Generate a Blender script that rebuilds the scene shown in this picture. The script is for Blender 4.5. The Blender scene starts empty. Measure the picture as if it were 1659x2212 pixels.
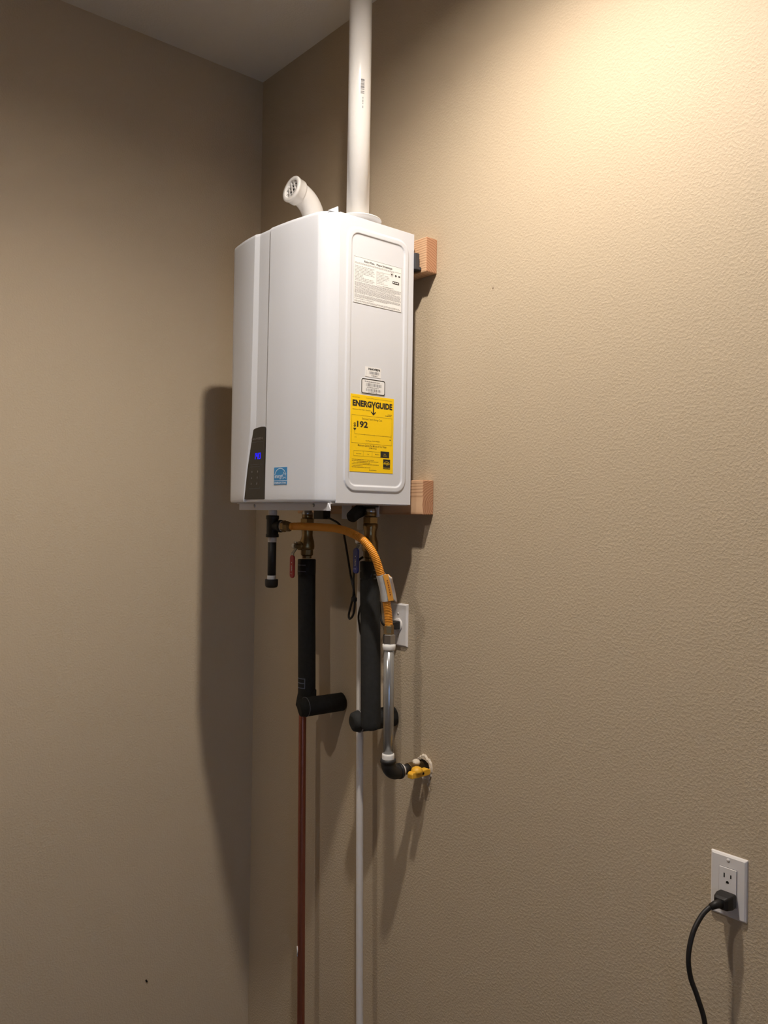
import bpy, bmesh, math, random
import numpy as np
from mathutils import Vector, Matrix
random.seed(7)
scene = bpy.context.scene
C = scene.collection
PI = math.pi

# ------------------------------------------------------------------ camera
cam_d = bpy.data.cameras.new('camera')
cam = bpy.data.objects.new('camera', cam_d); C.objects.link(cam)
cam_d.sensor_fit = 'HORIZONTAL'; cam_d.sensor_width = 36.0
cam_d.lens = 1801.46 * 36.0 / 1659.0
cam_d.clip_start = 0.02
_r = Vector((0.64556, 0.76356, 0.01519)); _u = Vector((-0.00552, -0.01522, 0.99987)); _f = Vector((-0.76369, 0.64556, 0.00561))
cam.matrix_world = Matrix(((_r.x, _u.x, -_f.x, 2.4172), (_r.y, _u.y, -_f.y, -1.4811), (_r.z, _u.z, -_f.z, 1.5141), (0, 0, 0, 1)))
scene.camera = cam

# ------------------------------------------------------------------ world, exposure
CEIL, FLOOR = 2.971, -0.32
RX, RY = 4.2, -4.2                     # far walls of the room
world = bpy.data.worlds.new('sky'); scene.world = world; world.use_nodes = True
bg = world.node_tree.nodes['Background']
bg.inputs['Color'].default_value = (0.30, 0.54, 1.0, 1); bg.inputs['Strength'].default_value = 7.0
scene.view_settings.view_transform = 'Standard'; scene.view_settings.look = 'None'
scene.view_settings.gamma = 1.0; scene.view_settings.use_curve_mapping = False
scene.view_settings.exposure = 0.11
CANS = [(1.41, -0.66, 114.0), (1.10, -2.05, 47.0)]        # recessed ceiling lamps x, y, watts
LAMP_COLOR = (1.0, 0.91, 0.82)

# ------------------------------------------------------------------ helpers
def new_mat(name, color, rough=0.5, metal=0.0, spec=0.5, coat=0.0):
    m = bpy.data.materials.new(name); m.use_nodes = True
    b = m.node_tree.nodes['Principled BSDF']
    b.inputs['Base Color'].default_value = (*color, 1); b.inputs['Roughness'].default_value = rough
    b.inputs['Metallic'].default_value = metal; b.inputs['Specular IOR Level'].default_value = spec
    b.inputs['Coat Weight'].default_value = coat
    return m
def add_noise(m, scale=40, amount=0.15, bump=0.0, bscale=200, dist=0.001, stretch=(1, 1, 1)):
    nt = m.node_tree; b = nt.nodes['Principled BSDF']
    tc = nt.nodes.new('ShaderNodeTexCoord'); mp = nt.nodes.new('ShaderNodeMapping')
    mp.inputs['Scale'].default_value = stretch
    nt.links.new(tc.outputs['Object'], mp.inputs['Vector'])
    if amount:
        n = nt.nodes.new('ShaderNodeTexNoise'); n.inputs['Scale'].default_value = scale; n.inputs['Detail'].default_value = 4
        nt.links.new(mp.outputs['Vector'], n.inputs['Vector'])
        mix = nt.nodes.new('ShaderNodeMix'); mix.data_type = 'RGBA'
        c = b.inputs['Base Color'].default_value[:3]
        mix.inputs['A'].default_value = (*[x*(1-amount) for x in c], 1)
        mix.inputs['B'].default_value = (*[min(1, x*(1+amount)) for x in c], 1)
        nt.links.new(n.outputs['Fac'], mix.inputs['Factor']); nt.links.new(mix.outputs['Result'], b.inputs['Base Color'])
    if bump:
        n2 = nt.nodes.new('ShaderNodeTexNoise'); n2.inputs['Scale'].default_value = bscale; n2.inputs['Detail'].default_value = 3
        nt.links.new(mp.outputs['Vector'], n2.inputs['Vector'])
        bp = nt.nodes.new('ShaderNodeBump'); bp.inputs['Strength'].default_value = bump; bp.inputs['Distance'].default_value = dist
        nt.links.new(n2.outputs['Fac'], bp.inputs['Height']); nt.links.new(bp.outputs['Normal'], b.inputs['Normal'])
    return m
def wall_mat(name, color, strength):
    # sprayed orange-peel drywall texture
    m = new_mat(name, color, 0.62, spec=0.3); nt = m.node_tree; b = nt.nodes['Principled BSDF']
    tc = nt.nodes.new('ShaderNodeTexCoord')
    n = nt.nodes.new('ShaderNodeTexNoise'); n.inputs['Scale'].default_value = 185; n.inputs['Detail'].default_value = 2.5
    n.inputs['Roughness'].default_value = 0.5
    nt.links.new(tc.outputs['Object'], n.inputs['Vector'])
    rp = nt.nodes.new('ShaderNodeValToRGB'); rp.color_ramp.elements[0].position = 0.42; rp.color_ramp.elements[1].position = 0.68
    nt.links.new(n.outputs['Fac'], rp.inputs['Fac'])
    bp = nt.nodes.new('ShaderNodeBump'); bp.inputs['Strength'].default_value = strength; bp.inputs['Distance'].default_value = 0.0011
    nt.links.new(rp.outputs['Color'], bp.inputs['Height']); nt.links.new(bp.outputs['Normal'], b.inputs['Normal'])
    n2 = nt.nodes.new('ShaderNodeTexNoise'); n2.inputs['Scale'].default_value = 2.0; n2.inputs['Detail'].default_value = 3
    nt.links.new(tc.outputs['Object'], n2.inputs['Vector'])
    mix = nt.nodes.new('ShaderNodeMix'); mix.data_type = 'RGBA'
    mix.inputs['A'].default_value = (*[x*0.96 for x in color], 1); mix.inputs['B'].default_value = (*[x*1.04 for x in color], 1)
    nt.links.new(n2.outputs['Fac'], mix.inputs['Factor']); nt.links.new(mix.outputs['Result'], b.inputs['Base Color'])
    return m
def wood_mat(name, cy, cz, ring=0.0062):
    # growth rings around an axis running along x, at (cy, cz) of the board
    m = new_mat(name, (0.6, 0.36, 0.2), 0.65, spec=0.25); nt = m.node_tree; b = nt.nodes['Principled BSDF']; L = nt.links.new
    tc = nt.nodes.new('ShaderNodeTexCoord'); mp = nt.nodes.new('ShaderNodeMapping')
    mp.inputs['Scale'].default_value = (0.12, 1, 1); mp.inputs['Location'].default_value = (0, -cy, -cz)
    L(tc.outputs['Object'], mp.inputs['Vector'])
    ns = nt.nodes.new('ShaderNodeTexNoise'); ns.inputs['Scale'].default_value = 25; ns.inputs['Detail'].default_value = 2
    L(mp.outputs['Vector'], ns.inputs['Vector'])
    sc = nt.nodes.new('ShaderNodeVectorMath'); sc.operation = 'SCALE'; sc.inputs['Scale'].default_value = 0.012
    L(ns.outputs['Color'], sc.inputs[0])
    ad = nt.nodes.new('ShaderNodeVectorMath'); ad.operation = 'ADD'; L(mp.outputs['Vector'], ad.inputs[0]); L(sc.outputs['Vector'], ad.inputs[1])
    wv = nt.nodes.new('ShaderNodeTexWave'); wv.wave_type = 'RINGS'; wv.rings_direction = 'X'; wv.wave_profile = 'SAW'
    wv.inputs['Scale'].default_value = 0.314 / ring / 1.0; wv.inputs['Distortion'].default_value = 0.6; wv.inputs['Detail'].default_value = 1
    L(ad.outputs['Vector'], wv.inputs['Vector'])
    rp = nt.nodes.new('ShaderNodeValToRGB'); e = rp.color_ramp.elements
    e[0].position = 0.0; e[0].color = (0.70, 0.46, 0.28, 1); e[1].position = 1.0; e[1].color = (0.36, 0.185, 0.10, 1)
    x = e.new(0.55); x.color = (0.66, 0.42, 0.25, 1)
    L(wv.outputs['Fac'], rp.inputs['Fac'])
    n2 = nt.nodes.new('ShaderNodeTexNoise'); n2.inputs['Scale'].default_value = 400; L(mp.outputs['Vector'], n2.inputs['Vector'])
    mx = nt.nodes.new('ShaderNodeMix'); mx.data_type = 'RGBA'; mx.blend_type = 'MULTIPLY'; mx.inputs['Factor'].default_value = 0.35
    L(rp.outputs['Color'], mx.inputs['A']); L(n2.outputs['Color'], mx.inputs['B']); L(mx.outputs['Result'], b.inputs['Base Color'])
    sep = nt.nodes.new('ShaderNodeSeparateXYZ'); L(tc.outputs['Normal'], sep.inputs[0])
    ab = nt.nodes.new('ShaderNodeMath'); ab.operation = 'ABSOLUTE'; L(sep.outputs['X'], ab.inputs[0])
    eg_ = nt.nodes.new('ShaderNodeMix'); eg_.data_type = 'RGBA'; eg_.blend_type = 'MULTIPLY'      # sawn ends soak up light: darker, redder wood
    L(ab.outputs[0], eg_.inputs['Factor']); L(rp.outputs['Color'], eg_.inputs['A']); eg_.inputs['B'].default_value = (0.72, 0.60, 0.56, 1)
    L(eg_.outputs['Result'], b.inputs['Base Color'])
    return m
def emit_mat(name, color, strength):
    m = new_mat(name, (0, 0, 0)); b = m.node_tree.nodes['Principled BSDF']
    b.inputs['Emission Color'].default_value = (*color, 1); b.inputs['Emission Strength'].default_value = strength
    return m

class MB:
    """collects geometry in world coordinates"""
    def __init__(s): s.v = []; s.f = []; s.sm = []
    def add(s, verts, faces, smooth=False):
        o = len(s.v); s.v += [tuple(v) for v in verts]
        for f in faces: s.f.append(tuple(i+o for i in f)); s.sm.append(smooth)
        return s
    def box(s, a, b):
        x0, y0, z0 = [min(a[i], b[i]) for i in range(3)]; x1, y1, z1 = [max(a[i], b[i]) for i in range(3)]
        v = [(x, y, z) for z in (z0, z1) for y in (y0, y1) for x in (x0, x1)]
        return s.add(v, [(0, 2, 3, 1), (4, 5, 7, 6), (0, 1, 5, 4), (2, 6, 7, 3), (0, 4, 6, 2), (1, 3, 7, 5)])
    def rings(s, rings, closed=False, cap=True, smooth=True):
        n = len(rings[0]); m = len(rings); v = [p for r in rings for p in r]; f = []
        for i in range(m if closed else m-1):
            a = i*n; b = ((i+1) % m)*n
            for j in range(n): k = (j+1) % n; f.append((a+j, a+k, b+k, b+j))
        s.add(v, f, smooth)
        if cap and not closed:
            s.add(rings[0], [tuple(range(n))[::-1]]); s.add(rings[-1], [tuple(range(n))])
        return s
    def tube(s, pts, radii, seg=16, cap=True, closed=False):
        pts = [Vector(p) for p in pts]; n = len(pts)
        if not hasattr(radii, '__len__'): radii = [radii]*n
        T = []
        for i in range(n):
            if closed: t = pts[(i+1) % n]-pts[i-1]
            else:
                a = pts[max(i-1, 0)]; b = pts[min(i+1, n-1)]; t = b-a
                if t.length < 1e-9: t = (pts[min(i+2, n-1)]-pts[max(i-2, 0)])
            T.append(t.normalized())
        ref = Vector((0, 0, 1)) if abs(T[0].z) < 0.9 else Vector((1, 0, 0))
        N = (ref-T[0]*ref.dot(T[0])).normalized(); out = []
        for i in range(n):
            N = (N-T[i]*N.dot(T[i])).normalized(); Bn = T[i].cross(N)
            out.append([pts[i]+(N*math.cos(a)+Bn*math.sin(a))*radii[i] for a in [2*PI*j/seg for j in range(seg)]])
        return s.rings(out, closed, cap)
    def lathe(s, base, axis, prof, seg=24, cap=True, phase=0.0, smooth=True):
        """prof: list of (radius, distance along axis)"""
        base = Vector(base); A = Vector(axis).normalized()
        ref = Vector((0, 0, 1)) if abs(A.z) < 0.9 else Vector((1, 0, 0))
        X = (ref-A*ref.dot(A)).normalized(); Y = A.cross(X)
        rings = [[base+A*h+(X*math.cos(t)+Y*math.sin(t))*r for t in [phase+2*PI*j/seg for j in range(seg)]] for r, h in prof]
        return s.rings(rings, False, cap, smooth)
    def prism(s, pts, frame, n0, n1):
        """2-D outline in frame (o, X, Y, N) extruded along N from n0 to n1"""
        o, X, Y, N = frame; k = len(pts)
        v = [o+X*a+Y*b+N*n0 for a, b in pts]+[o+X*a+Y*b+N*n1 for a, b in pts]
        f = [tuple(range(k))[::-1], tuple(range(k, 2*k))]+[(i, (i+1) % k, k+(i+1) % k, k+i) for i in range(k)]
        return s.add(v, f)
    def rect(s, frame, x0, x1, y0, y1, n):
        o, X, Y, N = frame
        return s.add([o+X*a+Y*b+N*n for a, b in ((x0, y0), (x1, y0), (x1, y1), (x0, y1))], [(0, 1, 2, 3)])
    def ring2d(s, frame, outer, inner, n):
        o, X, Y, N = frame; k = len(outer)
        v = [o+X*a+Y*b+N*n for a, b in outer]+[o+X*a+Y*b+N*n for a, b in inner]
        return s.add(v, [(i, (i+1) % k, k+(i+1) % k, k+i) for i in range(k)])
    def cyl_patch(s, c, r, a0, a1, z0, z1, k=6):
        """patch on a vertical cylinder round c=(x, y), angles in degrees"""
        A = [math.radians(a0+(a1-a0)*i/k) for i in range(k+1)]
        v = [(c[0]+r*math.cos(a), c[1]+r*math.sin(a), z) for a in A for z in (z0, z1)]
        return s.add(v, [(2*i, 2*i+2, 2*i+3, 2*i+1) for i in range(k)])
    def mesh(s, name):
        m = bpy.data.meshes.new(name); m.from_pydata(s.v, [], s.f)
        m.polygons.foreach_set('use_smooth', s.sm); m.validate(); m.update(); return m

def wloc(o):
    p = Vector((0, 0, 0))
    while o: p += o.location; o = o.parent
    return p
def obj(name, mb, mat, parent=None, bevel=0.0, weld=True, recalc=True, label=None, segs=2):
    me = mb.mesh(name) if isinstance(mb, MB) else mb
    bm = bmesh.new(); bm.from_mesh(me)
    if weld: bmesh.ops.remove_doubles(bm, verts=bm.verts, dist=1e-5)
    if recalc: bmesh.ops.recalc_face_normals(bm, faces=bm.faces)
    bm.to_mesh(me); bm.free()
    o = bpy.data.objects.new(name, me); C.objects.link(o)
    if mat: me.materials.append(mat)
    if parent: o.parent = parent; o.location = -wloc(parent)
    if bevel:
        md = o.modifiers.new('bevel', 'BEVEL'); md.width = bevel; md.segments = segs; md.limit_method = 'ANGLE'; md.angle_limit = math.radians(40)
        md.harden_normals = False
    if label: o['label'] = label
    return o
def thing(name, label, cat, loc, group=None):
    o = bpy.data.objects.new(name, None); C.objects.link(o); o.location = loc; o.empty_display_size = 0.05
    o['label'] = label; o['category'] = cat
    if group: o['group'] = group
    return o
def tag(o, label, cat, group=None):
    o['label'] = label; o['category'] = cat
    if group: o['group'] = group
    return o
def struct(o): o['kind'] = 'structure'; return o
def catmull(pts, k=8):
    P = [Vector(p) for p in pts]; P = [2*P[0]-P[1]]+P+[2*P[-1]-P[-2]]; out = []
    for i in range(1, len(P)-2):
        for j in range(k):
            t = j/k; a, b, c, d = P[i-1:i+3]
            out.append(0.5*((2*b)+(c-a)*t+(2*a-5*b+4*c-d)*t*t+(3*b-a-3*c+d)*t**3))
    out.append(P[-2]); return out
def resample(pts, step):
    pts = [Vector(p) for p in pts]; L = [0]
    for i in range(1, len(pts)): L.append(L[-1]+(pts[i]-pts[i-1]).length)
    n = int(L[-1]/step); out = []; j = 0
    for i in range(n+1):
        d = L[-1]*i/n
        while j < len(pts)-2 and L[j+1] < d: j += 1
        t = (d-L[j])/max(1e-9, L[j+1]-L[j]); out.append(pts[j].lerp(pts[j+1], min(1, t)))
    return out
def rrect(x0, x1, y0, y1, r, k=6):
    out = []
    for cx, cy, a in ((x1-r, y1-r, 0), (x0+r, y1-r, 90), (x0+r, y0+r, 180), (x1-r, y0+r, 270)):
        for i in range(k+1):
            t = math.radians(a+90*i/k); out.append((cx+r*math.cos(t), cy+r*math.sin(t)))
    return out
def frame(o, X, Y):
    X = Vector(X).normalized(); Y = Vector(Y).normalized(); return (Vector(o), X, Y, X.cross(Y))
def text_mb(body, fr, x0, x1, y0, y1, n, bold=0.0, shear=0.0, keep=False):
    """lettering filling the box x0..x1, y0..y1 of a frame"""
    cu = bpy.data.curves.new('lettering', 'FONT'); cu.body = body; cu.offset = bold; cu.shear = shear; cu.resolution_u = 3
    to = bpy.data.objects.new('lettering', cu); me = bpy.data.meshes.new_from_object(to)
    V = [v.co.copy() for v in me.vertices]; F = [tuple(p.vertices) for p in me.polygons]
    bpy.data.objects.remove(to); bpy.data.curves.remove(cu); bpy.data.meshes.remove(me)
    ax0 = min(v.x for v in V); ax1 = max(v.x for v in V); ay0 = min(v.y for v in V); ay1 = max(v.y for v in V)
    o, X, Y, N = fr; sx = (x1-x0)/(ax1-ax0); sy = (y1-y0)/(ay1-ay0)
    m = MB(); m.add([o+X*(x0+(v.x-ax0)*sx)+Y*(y0+(v.y-ay0)*sy)+N*n for v in V], F); return m
def joinmb(*ms):
    r = MB()
    for m in ms:
        o = len(r.v); r.v += m.v; r.f += [tuple(i+o for i in f) for f in m.f]; r.sm += m.sm
    return r
def words(m, fr, x0, x1, y, h, n, rnd, fill=0.75, lo=0.002, hi=0.007):
    """a line of print too small to read: word-long strokes"""
    x = x0
    while x < x1-lo:
        w = min(rnd.uniform(lo, hi), x1-x); m.rect(fr, x, x+w, y-h/2, y+h/2, n); x += w+rnd.uniform(0.0007, 0.0016)
    return m
def barcode(m, fr, x0, x1, y0, y1, n, rnd, unit=0.0006):
    x = x0
    while x < x1:
        w = unit*rnd.choice((1, 1, 1, 2, 3)); m.rect(fr, x, min(x+w, x1), y0, y1, n); x += w+unit*rnd.choice((1, 1, 2))
    return m

# ------------------------------------------------------------------ materials
M = {}
TAN = (0.50, 0.405, 0.285)
M['wall'] = wall_mat('tan_wall_paint', TAN, 0.38)
M['ceiling'] = wall_mat('ceiling_paint', (0.74, 0.70, 0.63), 0.3)
M['floor'] = add_noise(new_mat('floor_tile', (0.10, 0.085, 0.07), 0.5), 12, 0.15)
M['white'] = new_mat('white_enamel', (0.67, 0.685, 0.72), 0.32, spec=0.5)
M['steelwhite'] = new_mat('white_sheet_metal', (0.70, 0.70, 0.73), 0.4)
M['pvc'] = add_noise(new_mat('white_pvc', (0.86, 0.835, 0.80), 0.24), 25, 0.02)
M['pvcdirty'] = add_noise(new_mat('scuffed_white_pvc', (0.66, 0.63, 0.60), 0.5), 60, 0.10, stretch=(1, 1, 0.3))
M['black_gloss'] = new_mat('black_glass', (0.012, 0.011, 0.010), 0.16, spec=0.5)
M['rubber'] = add_noise(new_mat('black_foam', (0.020, 0.020, 0.019), 0.82, spec=0.25), 90, 0.3, 0.25, 260, 0.0012)
M['tapeblack'] = new_mat('black_vinyl_tape', (0.014, 0.014, 0.015), 0.5, spec=0.25)
M['cord'] = new_mat('black_cord', (0.016, 0.014, 0.013), 0.5, spec=0.35)
M['iron'] = add_noise(new_mat('black_iron', (0.018, 0.017, 0.017), 0.5, metal=0.0, spec=0.4), 120, 0.3, 0.2, 350, 0.0006)
M['galv'] = add_noise(new_mat('galvanized_steel', (0.40, 0.41, 0.42), 0.22, metal=0.68), 90, 0.12, 0.05, 300, 0.0004, (1, 1, 0.4))
M['steel'] = new_mat('zinc_steel', (0.42, 0.42, 0.43), 0.3, metal=1.0)
M['brass'] = add_noise(new_mat('aged_brass', (0.27, 0.185, 0.085), 0.36, metal=0.9), 70, 0.15)
M['copper'] = add_noise(new_mat('copper_pipe', (0.34, 0.125, 0.085), 0.34, metal=0.9), 30, 0.28, stretch=(1, 1, 0.12))
M['orange'] = new_mat('orange_coated_hose', (0.82, 0.33, 0.035), 0.42, spec=0.4)
M['tape'] = add_noise(new_mat('white_thread_tape', (0.74, 0.72, 0.69), 0.7), 150, 0.08, 0.3, 200, 0.001)
M['paper'] = new_mat('white_paper', (0.74, 0.72, 0.68), 0.6)
M['tagpaper'] = add_noise(new_mat('printed_paper_tag', (0.62, 0.60, 0.56), 0.6), 220, 0.25, stretch=(1, 1, 0.06))
M['tagorange'] = new_mat('tag_orange', (0.80, 0.36, 0.05), 0.5)
M['red'] = new_mat('red_vinyl', (0.42, 0.012, 0.018), 0.38)
M['blue'] = new_mat('blue_vinyl', (0.012, 0.025, 0.20), 0.38)
M['handlesteel'] = new_mat('dull_steel', (0.30, 0.30, 0.28), 0.4, metal=0.9)
M['yellow'] = new_mat('yellow_label', (0.98, 0.63, 0.0), 0.5)
M['ink'] = new_mat('black_ink', (0.016, 0.013, 0.012), 0.6)
M['inkgrey'] = new_mat('grey_ink', (0.24, 0.23, 0.23), 0.6)
M['inkpale'] = new_mat('pale_fine_print', (0.31, 0.30, 0.295), 0.6)
M['inkbrown'] = new_mat('label_fine_print', (0.20, 0.12, 0.01), 0.6)
M['label'] = new_mat('label_white', (0.83, 0.82, 0.80), 0.5)
M['starblue'] = new_mat('blue_label', (0.035, 0.24, 0.52), 0.45)
M['starwhite'] = new_mat('label_pale_print', (0.66, 0.76, 0.86), 0.5)
M['greyprint'] = new_mat('grey_print', (0.15, 0.13, 0.12), 0.45)
M['dimprint'] = new_mat('faint_print', (0.10, 0.10, 0.115), 0.6)
M['bracketprint'] = new_mat('foam_print', (0.10, 0.115, 0.16), 0.5)
M['blueled'] = emit_mat('blue_digits', (0.006, 0.004, 1.0), 2.0)
M['plate'] = new_mat('white_plate_plastic', (0.72, 0.69, 0.67), 0.35)
M['hole'] = new_mat('dark_hole', (0.01, 0.009, 0.008), 0.9, spec=0.1)
M['hole2'] = new_mat('hole_shade_and_scuff', (0.035, 0.027, 0.02), 0.95, spec=0.1)  # dark tone for the painted shade in the wall hole and the scuff
M['plaster'] = add_noise(new_mat('bare_plaster', (0.66, 0.58, 0.47), 0.85), 90, 0.12, 0.6, 160, 0.003)
M['valveyellow'] = add_noise(new_mat('yellow_valve_handle', (0.80, 0.42, 0.03), 0.5), 40, 0.08)
M['wood_upper'] = wood_mat('pine_upper', -0.055, 2.10)
M['wood_lower'] = wood_mat('pine_lower', 0.012, 1.548)
M['grey'] = new_mat('dark_bracket', (0.045, 0.045, 0.05), 0.5)
M['lampwhite'] = new_mat('lamp_trim_white', (0.8, 0.78, 0.74), 0.4)
M['lampinner'] = new_mat('lamp_baffle', (0.45, 0.44, 0.42), 0.5)
M['bulb'] = emit_mat('lamp_bulb', LAMP_COLOR, 6.0)
M['glass'] = new_mat('window_glass', (1, 1, 1), 0.0); M['glass'].node_tree.nodes['Principled BSDF'].inputs['Transmission Weight'].default_value = 1.0
M['framewhite'] = new_mat('white_frame', (0.75, 0.74, 0.72), 0.4)

# ------------------------------------------------------------------ setting
T = 0.12
struct(obj('wall_left', MB().box((-T, RY-T, FLOOR), (0, T, CEIL)), M['wall']))
struct(obj('wall_back', MB().box((0, 0, FLOOR), (RX, T, CEIL)), M['wall']))
struct(obj('wall_front', MB().box((0, RY-T, FLOOR), (RX, RY, CEIL)), M['wall']))
struct(obj('floor', MB().box((-T, RY-T, FLOOR-0.1), (RX+T, T, FLOOR)), M['floor']))
# right wall with a glazed door opening
DY0, DY1, DZ1 = -2.30, -1.77, 1.75
struct(obj('wall_right', MB().box((RX, RY-T, FLOOR), (RX+T, DY0, CEIL)).box((RX, DY1, FLOOR), (RX+T, T, CEIL)).box((RX, DY0, DZ1), (RX+T, DY1, CEIL)), M['wall'], weld=False))
fr = MB()
for a, b in (((DY0, FLOOR), (DY0+0.09, DZ1)), ((DY1-0.09, FLOOR), (DY1, DZ1)), ((DY0+0.09, DZ1-0.09), (DY1-0.09, DZ1)), ((DY0+0.09, FLOOR), (DY1-0.09, FLOOR+0.14))):
    fr.box((RX+0.03, a[0], a[1]), (RX+0.075, b[0], b[1]))
door = struct(obj('door_1', fr, M['framewhite'], weld=False))
obj('door_handle', MB().tube([(RX+0.03, DY0+0.05, 0.7), (RX-0.02, DY0+0.05, 0.7), (RX-0.02, DY0+0.14, 0.7)], 0.008), M['steel'], door)
obj('pane', MB().box((RX+0.05, DY0+0.09, FLOOR+0.14), (RX+0.055, DY1-0.09, DZ1-0.09)), M['glass'], door)
# ceiling with round openings for the recessed lamps
cu = bpy.data.curves.new('ceiling', 'CURVE'); cu.dimensions = '2D'; cu.fill_mode = 'BOTH'; cu.extrude = 0.006
def poly(pts):
    sp = cu.splines.new('POLY'); sp.points.add(len(pts)-1)
    for q, (x, y) in zip(sp.points, pts): q.co = (x, y, 0, 1)
    sp.use_cyclic_u = True
poly([(-T, RY-T), (RX+T, RY-T), (RX+T, T), (-T, T)])
CAN_R = 0.075
for x, y, w in CANS: poly([(x+CAN_R*math.cos(2*PI*i/40), y+CAN_R*math.sin(2*PI*i/40)) for i in range(40)])
to = bpy.data.objects.new('ceiling', cu); me = bpy.data.meshes.new_from_object(to); bpy.data.objects.remove(to)
for v in me.vertices: v.co.z += CEIL+0.006
struct(obj('ceiling', me, M['ceiling'], recalc=False))
for i, (x, y, w) in enumerate(CANS):
    t = thing('recessed_light', ['recessed round ceiling lamp close to the water heater wall', 'recessed round ceiling lamp further out in the room'][i], 'ceiling lamp', (x, y, CEIL), 'recessed ceiling lamps')
    obj('trim_ring', MB().lathe((x, y, CEIL), (0, 0, -1), [(CAN_R, -0.002), (CAN_R, 0.003), (CAN_R+0.022, 0.002), (CAN_R+0.022, 0.0001)], 40, cap=False), M['lampwhite'], t)
    obj('housing', MB().lathe((x, y, CEIL), (0, 0, 1), [(CAN_R+0.001, 0.0), (CAN_R+0.001, 0.13), (0.001, 0.13)], 40, cap=False), M['lampinner'], t)
    obj('bulb_socket', MB().lathe((x, y, CEIL+0.079), (0, 0, 1), [(0.012, 0.0), (0.016, 0.004), (0.016, 0.05)], 24), M['lampwhite'], t)
    # domed flood bulb: half even glow, half flat face
    ld = bpy.data.lights.new('lamp_light', 'POINT'); ld.shadow_soft_size = 0.033; ld.energy = w*0.6; ld.color = LAMP_COLOR
    lo = bpy.data.objects.new('lamp_light', ld); C.objects.link(lo); lo.parent = t; lo.location = (0, 0, 0.044)
    ld = bpy.data.lights.new('lamp_face_light', 'AREA'); ld.shape = 'DISK'; ld.size = 0.066; ld.energy = w*0.4/4*1.2; ld.color = LAMP_COLOR
    lo = bpy.data.objects.new('lamp_face_light', ld); C.objects.link(lo); lo.parent = t; lo.location = (0, 0, 0.042)
# small marks on the walls
wl = bpy.data.objects['wall_left']; wb = bpy.data.objects['wall_back']
obj('paint_nick', MB().lathe((1.057, 0.0005, 2.066), (0, -1, 0), [(0.0028, 0), (0.0022, 0.0010), (0.001, 0.0014)], 10), new_mat('chipped_paint', (0.24, 0.18, 0.12), 0.8), wb)
obj('scuff', MB().lathe((0.812, 0.0005, 0.995), (0, -1, 0), [(0.002, 0), (0.001, 0.001)], 8), M['hole2'], wb)
obj('speck', MB().tube([(0.001, -0.366, 0.083), (0.0015, -0.362, 0.076)], 0.0022, 8), M['hole'], wl)

# ------------------------------------------------------------------ mounting boards
def board(name, z, mat, label):
    x0, x1, t, h = 0.30, 0.8617, 0.038, 0.089
    bm_ = MB().box((x0, -t, z), (x1, -0.0002, z+h))
    return tag(obj(name, bm_, mat, bevel=0.0022), label, 'board', 'pine boards behind the water heater')
board('mounting_board', 2.1407, M['wood_upper'], 'pine board end sticking out behind the top of the white water heater')
board('mounting_board', 1.5203, M['wood_lower'], 'pine board with curved end grain behind the bottom of the white water heater')

# ------------------------------------------------------------------ water heater
ZB, ZT = 1.5445, 2.2345
XL, XR, YF, YB = 0.397, 0.8395, -0.297, -0.060
heater = thing('water_heater', 'white wall-hung tankless water heater with yellow label on its side', 'water heater', (0.618, -0.18, ZB))
# body shell behind the side panels
obj('body', MB().box((XL, YF+0.001, ZB+0.002), (XR-0.003, YB, ZT-0.0015)), M['white'], heater, bevel=0.003)
# right side panel with a raised rounded frame pressed into it
sp = MB(); FS = frame((XR, 0, 0), (0, 1, 0), (0, 0, 1))
def loop(x0, x1, y0, y1, r, n, k=6): return [FS[0]+FS[1]*a+FS[2]*b+FS[3]*n for a, b in rrect(x0, x1, y0, y1, r, k)]
def rl(inset, r, n): return loop(-0.277+inset, -0.0775-inset, 1.5725+inset, 2.2105-inset, r, n)
loops = [loop(YF, YB, ZB, ZT, 0.0006, -0.003), loop(YF, YB, ZB, ZT, 0.0006, -0.0006), loop(YF+0.0007, YB-0.0007, ZB+0.0007, ZT-0.0007, 0.0006, 0),
         rl(-0.001, 0.036, 0), rl(0.001, 0.034, 0.0005), rl(0.0035, 0.032, 0.0022), rl(0.0055, 0.030, 0.0026), rl(0.0125, 0.024, 0.0026), rl(0.0142, 0.0225, 0.0022), rl(0.0168, 0.020, 0.0004), rl(0.0188, 0.0185, 0.0)]
sp.rings(loops, cap=False, smooth=False); sp.add(loops[-1], [tuple(range(len(loops[-1])))])
side = obj('side_panel', sp, M['white'], heater, recalc=True)
sp = MB(); ml = lambda L: [Vector((XL+XR-p.x, p.y, p.z)) for p in L]
loops2 = [ml(L) for L in loops]; sp.rings(loops2, cap=False, smooth=False); sp.add(loops2[-1], [tuple(range(len(loops2[-1])))])
obj('side_panel', sp, M['white'], heater)
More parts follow.
